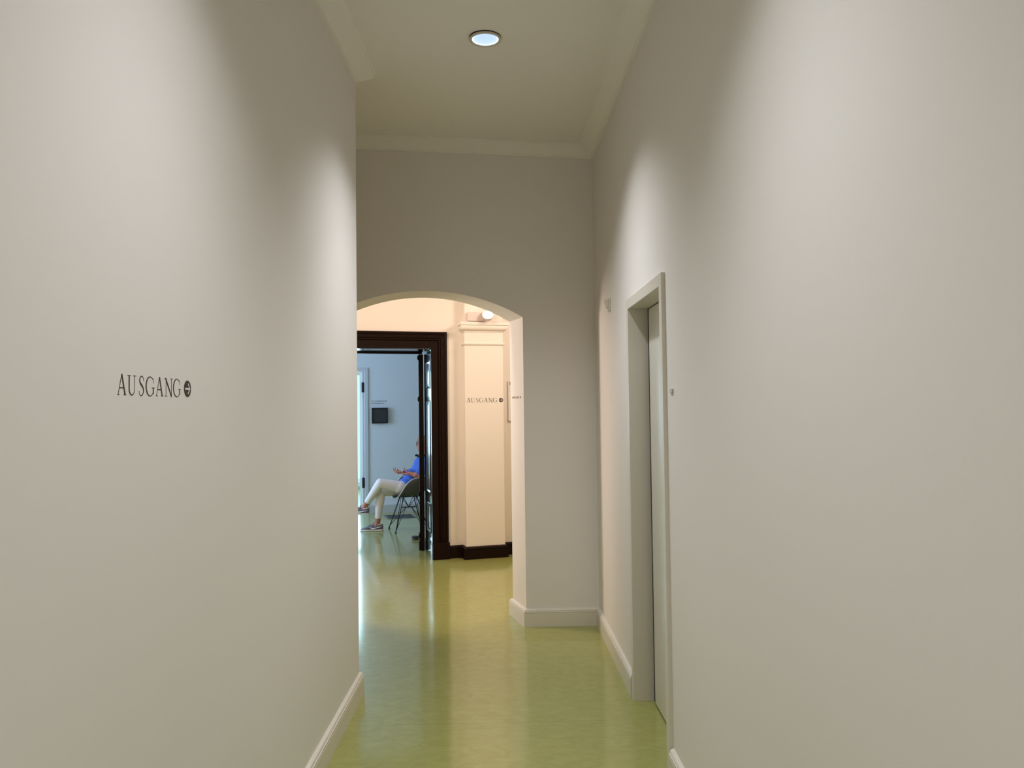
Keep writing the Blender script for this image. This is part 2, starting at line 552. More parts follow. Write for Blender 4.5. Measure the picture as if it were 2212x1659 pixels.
GLYPH = {
    'A': (0.78, [([(.03, .0, .05), (.37, 1.02, .05)], 0), ([(.37, 1.03, .12), (.70, .0, .12)], 0), ([(.17, .35, .05), (.56, .35, .05)], 0),
                 ([(-.05, .017, .034), (.17, .017, .034)], 0), ([(.55, .017, .034), (.83, .017, .034)], 0)]),
    'U': (0.85, [([(.14, .99, .11), (.14, .35, .11), (.17, .18, .10), (.27, .06, .08), (.41, .015, .06), (.55, .06, .05), (.65, .18, .05), (.69, .35, .05), (.69, .99, .05)], 1),
                 ([(-.02, .983, .034), (.30, .983, .034)], 0), ([(.55, .983, .034), (.84, .983, .034)], 0)]),
    'S': (0.58, [([(.51, .74, .03), (.48, .90, .04), (.36, .99, .05), (.23, .975, .055), (.12, .88, .075), (.10, .75, .09), (.17, .63, .11), (.31, .53, .12), (.44, .42, .11), (.50, .28, .09), (.46, .12, .07), (.35, .02, .055), (.21, .0, .045), (.09, .06, .04), (.04, .24, .03)], 1)]),
    'G': (0.95, [(g_arc(), 1), ([(.82, .43, .11), (.82, .10, .11)], 0), ([(.66, .425, .034), (.97, .425, .034)], 0), ([(.80, .94, .03), (.85, .68, .04)], 0)]),
    'N': (0.96, [([(.14, .0, .05), (.14, .98, .05)], 0), ([(.09, 1.0, .12), (.82, -.02, .12)], 0), ([(.82, -.02, .05), (.82, 1.0, .05)], 0),
                 ([(-.01, .017, .034), (.29, .017, .034)], 0), ([(.67, .983, .034), (.97, .983, .034)], 0), ([(-.06, .983, .034), (.14, .983, .034)], 0)]),
}
POS = [('A', 0.0), ('U', .96), ('S', 2.08), ('G', 2.84), ('A', 4.0), ('N', 5.02), ('G', 6.06)]


def exit_lettering(origin, right, size, lab, m_ink, m_arrow, stretch=1.0):
    right = Vector(right).normalized()
    upv = Vector((0, 0, 1))
    out = right.cross(upv)
    Mx = Matrix(((right.x, upv.x, out.x, origin[0]), (right.y, upv.y, out.y, origin[1]), (right.z, upv.z, out.z, origin[2]), (0, 0, 0, 1)))
    e = empty('exit_lettering', Mx)
    tag(e, lab, 'lettering', 'AUSGANG exit lettering')
    S = Matrix.Diagonal((size * stretch, size, 1, 1))
    for ch, x in POS:
        mb = MB()
        for pts, cv in GLYPH[ch][1]:
            ribbon(mb, [(px + x, py, wd) for px, py, wd in pts], bool(cv), 0.0004)
        mb.build('letter', m_ink, e, M_=S, solid=0.0003)
    mb = MB().lathe([(.49, 0.0002), (.49, .0005), (.001, .0005)], Matrix.Translation((7.95, .48, 0)), n=40)
    disc = mb.build('arrow_disc', m_ink, e, M_=S)
    mb = MB()
    ribbon(mb, [(7.61, .48, .11), (8.24, .48, .11)], off=.0008)
    ribbon(mb, [(8.00, .78, .09), (8.26, .48, .10), (8.00, .18, .09)], off=.0009)
    mb.build('arrow', m_arrow, disc, M_=S, solid=0.0003)
    return e


exit_lettering((xl(1.668), 1.668, 1.5762), (0.02, 1, 0), 0.0436, 'large dark AUSGANG lettering with arrow disc on the left corridor wall', M['ink'], M['wall'], 1.032)

# ------------------------------------------------------------------ the hall behind the arch (frame HM)
WT = 0.49                                   # wall thickness, door opening a in [-1.55, -0.165]
OA0, OA1, OZ = -1.62, -0.158, 2.157
HT = 3.75
mb = MB()
WX = 0.022                                  # the reveals are splayed by this much
mb.box(OA1 + WX, 4.6, 0, WT, 0, HT)
mb.box(-4.6, OA0 - WX, 0, WT, 0, HT)
mb.box(OA0 - WX, OA1 + WX, 0, WT, OZ, HT)
structure(mb.build('wall_hall', M['hallwall'], M_=HM))
structure(MB().add([(-4.6, 5.80, 3.42), (4.8, 5.80, 3.42), (4.8, 10.0, 3.42), (-4.6, 8.0, 3.42)], [(0, 1, 2, 3)]).build('ceiling_hall', M['ceiling'], solid=0.03))
structure(MB().box(-4.6, -4.4, YB, 8.3, 0, HT).build('wall_hall_left', M['hallwall']))
structure(MB().box(3.9, 4.1, YB, 9.6, 0, HT).build('wall_hall_right', M['hallwall']))

# pilaster
pl = structure(empty('trim_3', HM))
PA0, PA1, PB = 0.170, 0.580, -0.125
MB().box(PA0, PA1, PB, 0.0, 0, 2.33).build('shaft', M['hallwall'], pl, bevel=0.004)
MB().box(PA0 + 0.004, PA1 - 0.004, PB + 0.004, 0.0, 2.33, 3.41).build('upper_block', M['hallwall'], pl, bevel=0.003)
path = [(PA0, 0.0), (PA0, PB), (PA1, PB), (PA1, 0.0)]
CAP = [(0, 2.315), (.008, 2.318), (.010, 2.329), (.016, 2.330), (.024, 2.333), (.031, 2.338), (.037, 2.345), (.041, 2.353), (.0435, 2.362), (.044, 2.371), (.042, 2.379), (.042, 2.384), (.052, 2.386), (.052, 2.418), (0, 2.424)]
MB().sweep(path, CAP, fl, side=-1).build('capital', M['hallwall'], pl)
AST = [(0, 2.178), (.006, 2.180), (.014, 2.190), (.016, 2.197), (.012, 2.203), (0, 2.206)]
MB().sweep(path, AST, fl, side=-1).build('astragal', M['hallwall'], pl)

exit_lettering(HM @ Vector((0.190, PB, 1.5925)), (math.cos(HA), math.sin(HA), 0), 0.0455, 'dark brown AUSGANG lettering with arrow disc on the cream pilaster beyond the arch', M['ink'], M['hallwall'])

# dark skirting of the hall
HB = [(0, 0), (.026, 0), (.026, .094), (.021, .096), (.021, .101), (.026, .103), (.024, .112), (.016, .116), (.016, .119), (.010, .126), (0, .128)]
structure(MB().sweep([(0.0, 0.0), (PA0, 0.0), (PA0, PB), (PA1, PB), (PA1, 0.0), (4.4, 0.0)], HB, fl, side=-1).build('baseboard_hall', M['wood'], M_=HM))
structure(MB().sweep([(-4.4, 0.0), (OA0 - .17, 0.0)], HB, fl, side=-1).build('baseboard_hall_left', M['wood'], M_=HM))

# dark door surround
d2 = structure(empty('door_2', HM))
CW = 0.165
PROF = [(0.0, 0.0), (0.0, .022), (.060, .026), (.074, .020), (.080, .034), (.092, .036), (.098, .026), (.104, .030), (.132, .034), (.138, .044), (.152, .048), (.162, .040), (CW, .030), (CW, 0.0)]
vmap = lambda x, y, h: (x, -h, y)
cas = MB().sweep([(OA1, 0.0), (OA1, OZ), (OA0, OZ), (OA0, 0.0)], PROF, vmap, side=-1).build('casing', M['wood'], d2)
for a, b in ((OA1 - 0.004, OA1 + CW + 0.006), (OA0 - CW - 0.006, OA0 + 0.004)):
    MB().box(a, b, -0.056, 0.0, 0, 0.170).build('plinth_block', M['wood'], d2, bevel=0.003)


def lining(face_a, sgn):
    """panelled reveal; the panelled side looks to -sgn along x"""
    f = lambda y: face_a + sgn * 0.034 * y      # splayed
    mb = MB()
    mb.prism([(f(0), 0.0), (f(WT), WT), (face_a + sgn * WX, WT), (face_a + sgn * WX, 0.0)], 0, OZ)
    e = mb.build('reveal_lining', M['gloss'], d2)
    s = MB()
    pm = [(0, 0), (.004, .005), (.010, .008), (.018, .005), (.026, .002)]
    mapr = lambda x, y, h: (f(x) - sgn * h, x, y)
    for z0, z1 in ((0.25, 0.56), (0.66, 1.62), (1.74, 2.03)):
        pth = [(0.06, z0), (WT - 0.16, z0), (WT - 0.16, z1), (0.06, z1)]
        s.sweep(pth, pm, mapr, closed=True)
        a, b = 0.11, WT - 0.21
        s.prism([(f(a) - sgn * .004, a), (f(b) - sgn * .004, b), (f(b), b), (f(a), a)], z0 + .05, z1 - .05)
    s.prism([(f(0) - sgn * .004, 0), (f(WT) - sgn * .004, WT), (f(WT), WT), (f(0), 0)], 0, 0.14)
    s.build('reveal_panel', M['gloss'], d2)


lining(OA1, 1)
lining(OA0, -1)
MB().box(OA0 + .012, OA1 - .012, 0.0, WT, OZ - 0.012, OZ).build('head_lining', M['gloss'], d2)
MB().box(OA0 + .012, OA1 - .012, WT - 0.05, WT, OZ - 0.030, OZ - 0.012).build('head_stop', M['wood'], d2)

# open leaf, seen nearly edge on
LM = HM @ Matrix.Translation((-0.174, WT + 0.02, 0)) @ Matrix.Rotation(R(-9.4), 4, 'Z')
d3 = structure(empty('door_3', LM))
mb = MB().box(-0.024, 0.026, 0.0, 0.60, 0.012, OZ - 0.03)
mb.build('door_leaf', M['wood'], d3, bevel=0.003)
pm = [(0, 0), (.004, .008), (.012, .010), (.020, .004)]
mb = MB()
for sgn in (-1, 1):
    mapr = lambda x, y, h, s=sgn: (s * (0.0235 + h * 0.3) + .001, x, y)
    for z0, z1 in ((0.22, 0.56), (0.66, 1.62), (1.74, 2.03)):
        mb.sweep([(0.09, z0), (0.51, z0), (0.51, z1), (0.09, z1)], pm, mapr, closed=True)
mb.build('door_panel', M['wood'], d3)
MB().box(-0.034, 0.026, -0.006, 0.60, 0.008, 0.105).build('kick_rail', M['wood'], d3, bevel=0.004)
for z in (2.09, 1.64, 0.61, 0.16):
    MB().lathe([(.001, -.028), (.006, -.022), (.010, -.012), (.011, 0), (.010, .012), (.006, .022), (.001, .028)], Matrix.Translation((-0.028, 0.006, z)), n=12).build('hinge_knob', M['wood'], d3, smooth=True)

# wall spotlight above the pilaster
e = empty('wall_spotlight', HM @ Matrix.Translation((0.288, PB + 0.004, 2.472)))
tag(e, 'small glowing round spotlight on a flat box above the pilaster capital', 'spotlight')
MB().box(-0.090, 0.095, -0.040, 0, -0.046, 0.046).build('housing', M['pinkwhite'], e, bevel=0.006)
MB().tube([(0.068, -0.030, 0.012), (0.082, -0.062, 0.006), (0.10, -0.085, 0.004)], 0.011, n=12).build('joint', M['white'], e, smooth=True)
HD = Matrix.Translation((0.108, -0.095, 0.004)) @ Vector((-0.14, -0.72, 0.56)).to_track_quat('Z', 'Y').to_matrix().to_4x4()
hd = MB().lathe([(.012, -.048), (.034, -.040), (.050, -.022), (.058, 0), (.060, .012), (.056, .016), (.052, .012)], HD, n=40).build('lamp_head', M['pinkwhite'], e, smooth=True)
MB().lathe([(.052, .012), (.050, .020), (.036, .027), (.018, .031), (.001, .032)], HD, n=40).build('lens', M['lens'], hd, smooth=True)

# escape plan on the wall right of the pilaster
e = empty('escape_plan', HM @ Matrix.Translation((0.660, 0, 1.40)))
tag(e, 'white framed emergency escape plan with green corner symbol right of the pilaster, half hidden', 'sign')
MB().box(0, 0.60, -0.020, 0, 0, 0.42).build('board', M['paper'], e, bevel=0.002)
mb = MB()
mb.sweep([(0, 0), (0.60, 0), (0.60, 0.42), (0, 0.42)], [(0, .018), (0, .026), (.010, .026), (.012, .018)], vmap, closed=True)
mb.build('frame', M['white'], e)
gs = MB().box(0.018, 0.050, -0.0225, -0.020, 0.372, 0.404).build('safety_symbol', M['green'], e)
mb = MB()
ribbon(mb, [(0.026, .388, .004), (0.040, .388, .004)]); ribbon(mb, [(0.035, .394, .003), (0.042, .388, .003), (0.035, .382, .003)])
mb.build('arrow', M['paper'], gs, M_=Matrix.Translation((0, -0.0235, 0)) @ Matrix.Rotation(R(90), 4, 'X'), solid=.001)
mb = MB()
mb.sweep([(0.030, .025), (.16, .025), (.16, .115), (.030, .115)], [(0, .0205), (0, .0225), (.004, .0225), (.004, .0205)], vmap, closed=True)
mb.build('red_box', M['red'], e)
mb = MB()
for a, b, c_, d_ in ((.20, .56, .06, .07), (.20, .56, .33, .34), (.20, .21, .06, .34), (.55, .56, .06, .34), (.32, .325, .06, .22), (.42, .425, .15, .34), (.21, .42, .215, .22)):
    mb.box(a, b, -.0215, -.020, c_, d_)
mb.build('floor_plan', M['plate'], e)

# small pale line of writing on the arch jamb (too fine to read)
def fine_print(name, Mx, lines, m_, label, end_dot=False, seed=1):
    rnd = random.Random(seed)
    e = empty(name, Mx)
    tag(e, label, 'lettering')
    for (x0, x1, y, hh) in lines:
        mb = MB(); x = x0; pw = hh * 0.75
        while x < x1 - pw:
            t = rnd.random()
            wd = pw * (0.7 + 0.5 * rnd.random())
            mb.box(x, x + hh * .10, y, y + hh, 0, .0008)
            if t < .7: mb.box(x + wd * .8, x + wd * .8 + hh * .07, y, y + hh, 0, .0008)
            if t > .35: mb.box(x, x + wd * .8, y, y + hh * .08, 0, .0008)
            if t < .5 or t > .8: mb.box(x, x + wd * .8, y + hh * .48, y + hh * .56, 0, .0008)
            x += wd * 1.12
        mb.build('text_line', m_, e)
    return e


jr = Vector((0.087, -0.300, 0)).normalized()
jo = jr.cross(Vector((0, 0, 1)))
JM = Matrix(((jr.x, 0, jo.x, 0.128), (jr.y, 0, jo.y, YB), (0, 1, 0, 1.603), (0, 0, 0, 1))) @ Matrix.Translation((0.042, 0, 0.0))
e = fine_print('jamb_lettering', JM, [(0.0, 0.185, 0, 0.0155)], M['greyink'], 'tiny pale grey line of lettering with a dark dot on the arch jamb', seed=3)
MB().lathe([(.0085, 0), (.0085, .0012), (.001, .0012)], Matrix.Translation((0.2, 0.0078, 0)), n=24).build('arrow_disc', M['ink'], e)

# ------------------------------------------------------------------ room behind the hall door (frame HM)
RB = 3.80                                   # far wall
DA1, DZ2 = -0.453, 2.098                    # doorway in the far wall: right edge, head
DA0 = -1.33
mb = MB()
mb.box(DA1, 3.2, RB, RB + 0.14, 0, 3.40)
mb.box(-4.2, DA0, RB, RB + 0.14, 0, 3.40)
mb.box(DA0, DA1, RB, RB + 0.14, DZ2, 3.40)
structure(mb.build('wall_room_back', M['roomwall'], M_=HM))
structure(MB().box(3.0, 3.2, WT, RB, 0, 3.40).build('wall_room_right', M['roomwall'], M_=HM))
mb = MB()                                   # left wall with a window
mb.box(-4.2, -4.0, WT, 1.4, 0, 3.4); mb.box(-4.2, -4.0, 3.2, RB, 0, 3.4)
mb.box(-4.2, -4.0, 1.4, 3.2, 0, 0.7); mb.box(-4.2, -4.0, 1.4, 3.2, 2.8, 3.4)
structure(mb.build('wall_room_left', M['roomwall'], M_=HM))
structure(MB().box(-4.2, 3.2, WT - 0.2, 7.9, 3.40, 3.48).build('ceiling_room', M['ceiling'], M_=HM))
structure(MB().box(-4.2, 3.2, WT, WT + 0.02, OZ + 0.1, 3.40).build('wall_room_front', M['roomwall'], M_=HM))
RBB = [(0, 0), (.016, 0), (.016, .108), (.010, .118), (0, .120)]
structure(MB().sweep([(DA1 + .06, RB), (3.0, RB)], RBB, fl, side=-1).build('baseboard_room', M['roomtrim'], M_=HM))
w1 = structure(empty('window_1', HM))
mb = MB()
for a, b, c_, d_ in ((1.4, 3.2, .7, .76), (1.4, 3.2, 2.74, 2.8), (1.4, 1.46, .7, 2.8), (3.14, 3.2, .7, 2.8), (2.27, 2.33, .7, 2.8), (1.4, 3.2, 2.1, 2.15)):
    mb.box(-4.12, -4.06, a, b, c_, d_)
mb.build('window_frame', M['white'], w1)

# bright room beyond the doorway
mb = MB()
mb.box(-3.4, -3.2, RB + .14, 7.6, 0, 3.4); mb.box(0.8, 1.0, RB + .14, 7.6, 0, 3.4)
mb.box(-3.2, -2.6, 7.4, 7.6, 0, 3.4); mb.box(0.3, 0.8, 7.4, 7.6, 0, 3.4); mb.box(-2.6, 0.3, 7.4, 7.6, 0, 0.06); mb.box(-2.6, 0.3, 7.4, 7.6, 2.9, 3.4)
structure(mb.build('wall_far_room', M['roomwall'], M_=HM))
w2 = structure(empty('window_2', HM))
mb = MB()
for a, b, c_, d_ in ((-2.6, .3, .06, .12), (-2.6, .3, 2.83, 2.9), (-2.6, -2.53, .06, 2.9), (.23, .3, .06, 2.9), (-1.2, -1.13, .06, 2.9), (-2.6, .3, 2.2, 2.26)):
    mb.box(a, b, 7.46, 7.52, c_, d_)
mb.build('window_frame', M['white'], w2)

# white door of that doorway, standing open into the bright room
d4 = structure(empty('door_4', HM))
fprof = [(0, 0), (0, .016), (.048, .016), (.050, 0)]
MB().sweep([(DA1, 0), (DA1, DZ2), (DA0, DZ2), (DA0, 0)], fprof, lambda x, y, h: (x, RB - h, y), side=-1).build('door_frame', M['roomframe'], d4)
DL = Matrix.Translation((DA1 - 0.014, RB + 0.135, 0)) @ Matrix.Rotation(R(90 + 9.0), 4, 'Z')
lf = MB().box(0.0, 0.86, 0.0, 0.045, 0.008, DZ2 - 0.006).build('door_leaf', M['white'], d4, M_=Matrix.Translation((DA1 - 0.022, RB + 0.06, 0)) @ Matrix.Rotation(R(90 - 9.3), 4, 'Z'), bevel=0.002)
for z in (1.86, 0.45):
    MB().box(DA1 - 0.040, DA1 - 0.004, RB + 0.004, RB + 0.03, z - 0.075, z + 0.075).build('hinge', M['hinge'], d4, bevel=0.003)

# dark square panel and its small caption on the far wall
e = empty('wall_panel', HM @ Matrix.Translation((-0.350, RB, 1.323)))
tag(e, 'dark square framed panel on the grey-blue wall behind the seated person', 'picture')
MB().box(0.006, 0.227, -0.034, 0, 0.006, 0.224).build('panel', M['dkpanel'], e)
MB().sweep([(0, 0), (.233, 0), (.233, .230), (0, .230)], [(0, 0), (0, .044), (.014, .044), (.018, .034)], vmap, closed=True, side=1).build('frame', M['dkframe'], e)
fine_print('caption_lettering', HM @ Matrix.Translation((-0.350, RB - 0.001, 1.612)) @ Matrix.Rotation(R(90), 4, 'X'),
           [(0, .238, .034, .018), (0, .192, 0, .018)], M['blueink'], 'two tiny dark lines of lettering above the dark square wall panel', seed=5)

# floor grille in front of the far wall
e = empty('floor_grille', HM @ Matrix.Translation((-0.018, 3.27, 0)))
tag(e, 'dark metal floor grille behind the chair legs', 'grille')
mb = MB()
mb.box(-.20, .20, -.195, -.170, 0, .005); mb.box(-.20, .20, .170, .195, 0, .005)
mb.box(-.20, -.175, -.17, .17, 0, .005); mb.box(.175, .20, -.17, .17, 0, .005)
mb.build('frame', M['grille'], e)
mb = MB()
for i in range(20):
    a = -.172 + i * .0182
    mb.box(a, a + .008, -.17, .17, 0, .004)
mb.box(-.175, .175, -.17, .17, 0, .0012)
mb.build('grate', M['hinge'], e)

# black door stop on the floor
e = empty('door_stop', Matrix.Translation((-0.936, 9.26, 0)))
tag(e, 'small black round door stop on the floor beside the open dark door', 'door stop')
MB().lathe([(.040, 0), (.041, .010), (.040, .012)], n=32).build('base', M['black'], e, smooth=False)
MB().lathe([(.038, .012), (.038, .018)], n=32).build('band', M['plate'], e)
MB().lathe([(.043, .018), (.044, .034), (.036, .040), (.001, .040)], n=32).build('cap', M['black'], e)

# ------------------------------------------------------------------ chair and person: local frame x = forward, y = left, z = up
CC = Vector((-1.09, 9.99, 0))
fw = Vector((-0.95, -0.312, 0)).normalized()
lt = Vector((0, 0, 1)).cross(fw)
CMx = Matrix(((fw.x, lt.x, 0, CC.x), (fw.y, lt.y, 0, CC.y), (0, 0, 1, 0), (0, 0, 0, 1)))
ch = empty('shell_armchair', CMx)
tag(ch, 'grey plastic shell armchair on thin black wire legs under the seated person', 'chair')


def rim(phi):
    """rim of the bucket, phi 0 = front, 180 = back"""
    K = [(0, .198, .412), (22, .205, .416), (38, .222, .425), (52, .243, .452), (66, .270, .545), (80, .298, .650), (98, .312, .682), (125, .318, .705), (150, .315, .770), (180, .305, .800)]
    def lin(p):
        p = abs(p)
        if p > 180: p = 360 - p
        for (a, r0, z0), (b, r1, z1) in zip(K[:-1], K[1:]):
            if p <= b:
                t = (p - a) / (b - a)
                return r0 + (r1 - r0) * t, z0 + (z1 - z0) * t
        return K[-1][1:]
    q = [lin(phi + d) for d in (-10, -7, -4, 0, 4, 7, 10)]
    return sum(v[0] for v in q) / 7, sum(v[1] for v in q) / 7


mb = MB(); NP, NR = 72, 14
vs = []
for j in range(NR + 1):
    q = j / NR
    for i in range(NP):
        ph = -180 + 360 * i / NP
        r, z = rim(ph)
        zb = 0.435
        rad = r * (1 - (1 - q) ** 1.25) if z > 0.45 else r * q
        zz = zb + (z - zb) * (q ** (3.2 if z > 0.45 else 2.5))
        vs.append((rad * math.cos(R(ph)) * 1.0, rad * math.sin(R(ph)) * 0.98, zz))
fs = [(j * NP + i, j * NP + (i + 1) % NP, (j + 1) * NP + (i + 1) % NP, (j + 1) * NP + i) for j in range(NR) for i in range(NP)]
mb.add(vs, fs)
shell = mb.build('shell', M['shell'], ch, smooth=True, fix=False, solid=0.008)
mb = MB()
pts = []
for i in range(NP):
    ph = -180 + 360 * i / NP
    r, z = rim(ph)
    pts.append((r * math.cos(R(ph)), r * math.sin(R(ph)) * .98, z))
mb.tube(pts + [pts[0]], 0.008, n=8, cap=False)
mb.build('shell_edge', M['shellrim'], shell, smooth=True)
for sx in (1, -1):
    for sy in (1, -1):
        foot = (sx * .21, sy * .215, .012); mt = (sx * .085, sy * .105, .430)
        mb = MB()
        mb.tube([mt, foot], 0.0062, n=8)
        mb.tube([(sx * .10, sy * .02, .428), (sx * .198, sy * .200, .045)], 0.0042, n=6)
        mb.tube([(sx * .035, 0, .290), (sx * .196, sy * .205, .050)], 0.0042, n=6)
        mb.tube([mt, (-sx * .0, sy * .0, .292)], 0.0042, n=6)
        lg = mb.build('leg', M['wire'], ch, smooth=True)
        MB().lathe([(.014, -.012), (.014, -.006), (.008, .010)], Matrix.Translation(foot), n=12).build('foot_glide', M['wire'], lg)
MB().tube([(-.09, 0, .291), (.09, 0, .291)], .007, n=8).build('cross_bar', M['wire'], ch, smooth=True)
for y in (-.105, .105): MB().box(-.105, .105, y - .01, y + .01, .428, .440).build('seat_mount', M['wire'], ch)


# ---- soft bodies: closed primitives fused by a voxel remesh
def ico(center, rad, rot=None, sub=3):
    bm = bmesh.new()
    bmesh.ops.create_icosphere(bm, subdivisions=sub, radius=1)
    vs = []
    for v in bm.verts:
        p = Vector((v.co.x * rad[0], v.co.y * rad[1], v.co.z * rad[2]))
        if rot: p = rot @ p
        vs.append(p + Vector(center))
    fs = [tuple(v.index for v in f.verts) for f in bm.faces]
    bm.free()
    return vs, fs


def capsule(p0, r0, p1, r1, n=16, m=5):
    p0, p1 = Vector(p0), Vector(p1)
    d = (p1 - p0)
    L = d.length
    d.normalize()
    a = d.orthogonal().normalized(); b = d.cross(a)
    st = []
    for i in range(m + 1):
        t = -math.pi / 2 + (math.pi / 2) * i / m
        st.append((math.sin(t) * r0, max(math.cos(t) * r0, 1e-4)))
    for i in range(m + 1):
        t = (math.pi / 2) * i / m
        st.append((L + math.sin(t) * r1, max(math.cos(t) * r1, 1e-4)))
    vs = [p0 + d * s + (a * math.cos(2 * math.pi * k / n) + b * math.sin(2 * math.pi * k / n)) * r for s, r in st for k in range(n)]
    fs = [(i * n + k, i * n + (k + 1) % n, (i + 1) * n + (k + 1) % n, (i + 1) * n + k) for i in range(len(st) - 1) for k in range(n)]
    fs += [tuple(reversed(range(n))), tuple(range((len(st) - 1) * n, len(st) * n))]
    return vs, fs


def fuse(name, prims, voxel, m_, parent, iters=4, cut=None):
    mb = MB()
    for vs, fs in prims: mb.add(vs, fs)
    tmp = mb.build(name + '_tmp', m_)
    rm = tmp.modifiers.new('r', 'REMESH'); rm.mode = 'VOXEL'; rm.voxel_size = voxel
    dg = bpy.context.evaluated_depsgraph_get()
    me = bpy.data.meshes.new_from_object(tmp.evaluated_get(dg))
    bpy.data.objects.remove(tmp)
    bm = bmesh.new(); bm.from_mesh(me)
    for _ in range(iters):
        bmesh.ops.smooth_vert(bm, verts=bm.verts, factor=0.5, use_axis_x=True, use_axis_y=True, use_axis_z=True)
    if cut:
        for co, no in cut:
            geom = bm.verts[:] + bm.edges[:] + bm.faces[:]
            r = bmesh.ops.bisect_plane(bm, geom=geom, plane_co=co, plane_no=no, clear_outer=True)
            ed = [x for x in r['geom_cut'] if isinstance(x, bmesh.types.BMEdge)]
            if ed: bmesh.ops.holes_fill(bm, edges=ed)
    bm.to_mesh(me); bm.free()
    me.materials.clear(); me.materials.append(m_)
    for p in me.polygons: p.use_smooth = True
    me.name = name
    o = bpy.data.objects.new(name, me); C.objects.link(o)
    if parent: o.parent = parent
    return o


person = empty('person', CMx)
tag(person, 'seated person in blue shirt and white trousers, legs crossed, hands raised while talking', 'person')

hipL, kneeL, ankL = (-.02, .100, .520), (.370, .075, .612), (.520, -.120, .340)
hipR, kneeR, ankR = (-.02, -.080, .512), (.345, -.080, .496), (.378, -.090, .120)
shL, elL, wrL = (-.165, .205, .865), (-.100, .235, .698), (.025, .185, .728)
shR, elR, wrR = (-.190, -.125, .865), (-.120, -.165, .690), (.052, -.050, .728)
chest, pelv, neck = (-.130, .035, .790), (-.030, .010, .540), (-.175, .050, .925)
HC = Vector((-.192, .062, 1.093))            # head centre


def hand(wr, d, nrm, curls, thumb_side):
    """wr wrist, d towards the knuckles, nrm palm normal; fingers bend towards nrm"""
    d = Vector(d).normalized(); nrm = Vector(nrm); nrm = (nrm - d * nrm.dot(d)).normalized()
    s = d.cross(nrm) * thumb_side
    wr = Vector(wr)
    P = []
    k = wr + d * .082
    for off in (-.026, -.009, .009, .026):
        P.append(capsule(wr + s * off * .55, .015, k + s * off, .0125))
    fl_ = [(.028, .030, .024, .020), (.010, .034, .028, .022), (-.009, .031, .026, .021), (-.026, .024, .020, .017)]
    for (off, a, b, c_), cu in zip(fl_, curls):
        p = k + s * off
        ang = R(cu)
        for seg, rr in ((a, .0085), (b, .0078), (c_, .0070)):
            dd = (d * math.cos(ang) + nrm * math.sin(ang)).normalized()
            q = p + dd * seg
            P.append(capsule(p, rr, q, rr - .0006, n=10, m=3))
            p = q; ang += R(cu * .55)
    t0 = wr + d * .022 + s * .024
    t1 = t0 + (s * .7 + d * .6 + nrm * .45).normalized() * .038
    t2 = t1 + (s * .25 + d * .8 + nrm * .55).normalized() * .030
    P.append(capsule(t0, .014, t1, .0105)); P.append(capsule(t1, .0105, t2, .0085))
    return P


B = []
B.append(ico((-.155, .035, .79), (.082, .145, .120))); B.append(ico(pelv, (.125, .165, .100)))
B.append(ico((-.09, .02, .67), (.080, .12, .12)))
B.append(capsule(shL, .050, shR, .050)); B.append(capsule((-.165, .045, .86), .055, (-.180, .056, 1.00), .050))
for h_, k_, a_ in ((hipL, kneeL, ankL), (hipR, kneeR, ankR)):
    B.append(capsule(h_, .070, k_, .046)); B.append(capsule(k_, .044, a_, .036))
    mid = Vector(k_).lerp(Vector(a_), .3)
    B.append(ico(mid, (.044, .044, .075), (Vector(a_) - Vector(k_)).to_track_quat('Z', 'Y').to_matrix()))
B.append(capsule(ankL, .034, (.545, -.135, .285), .036)); B.append(capsule(ankR, .034, (.395, -.100, .065), .036))
B.append(capsule((.545, -.135, .272), .030, (.62, -.168, .250), .018)); B.append(capsule((.392, -.098, .055), .030, (.47, -.124, .036), .018))
for s_, e_, w_ in ((shL, elL, wrL), (shR, elR, wrR)):
    B.append(capsule(s_, .045, e_, .040)); B.append(capsule(e_, .040, w_, .025))
    B.append(ico(Vector(e_).lerp(Vector(w_), .3), (.052, .042, .040)))
B += hand(wrR, (1, .02, -.06), (-.1, 0, 1), (34, 40, 52, 64), 1)
B += hand(wrL, (.60, -.50, .02), (-.1, .3, 1), (66, 74, 80, 86), 1)
# head: face looks along +x, chin low
def H(x, y, z): return HC + Vector((x, y, z))
B.append(ico(H(-.018, 0, .018), (.088, .070, .080)))          # skull
B.append(ico(H(.038, 0, -.015), (.052, .056, .078)))          # face
B.append(ico(H(.050, 0, -.070), (.034, .040, .026)))          # jaw
B.append(ico(H(.074, 0, -.082), (.014, .018, .013)))          # chin
B.append(ico(H(.062, 0, .030), (.026, .048, .018)))           # brow
B.append(capsule(H(.086, 0, .012), .008, H(.102, 0, -.024), .011))   # nose
B.append(capsule(H(.090, -.012, -.030), .007, H(.090, .012, -.030), .007))
B.append(capsule(H(.082, -.018, -.050), .0065, H(.082, .018, -.050), .0065))   # lips
B.append(capsule(H(.080, -.015, -.058), .006, H(.080, .015, -.058), .006))
for sy in (1, -1):
    B.append(ico(H(-.012, sy * .069, -.010), (.017, .008, .029)))              # ears
    B.append(ico(H(.058, sy * .030, -.020), (.026, .022, .024)))               # cheeks
B.append(capsule(H(-.02, 0, -.06), .048, (-.178, .054, .97), .048))
body = fuse('body', B, 0.0045, M['skin'], person, iters=3)
# eyes and mouth as small inset parts of the face
for sy in (1, -1):
    ey = MB().add(*ico(H(.0795, sy * .029, .010), (.010, .012, .008))).build('eye', M['white'], person, smooth=True)
    MB().add(*ico(H(.0875, sy * .029, .010), (.0035, .005, .005))).build('iris', M['glassfr'], ey, smooth=True)
MB().add(*ico(H(.0875, 0, -.054), (.003, .020, .0022))).build('mouth', M['glassfr'], person, smooth=True)

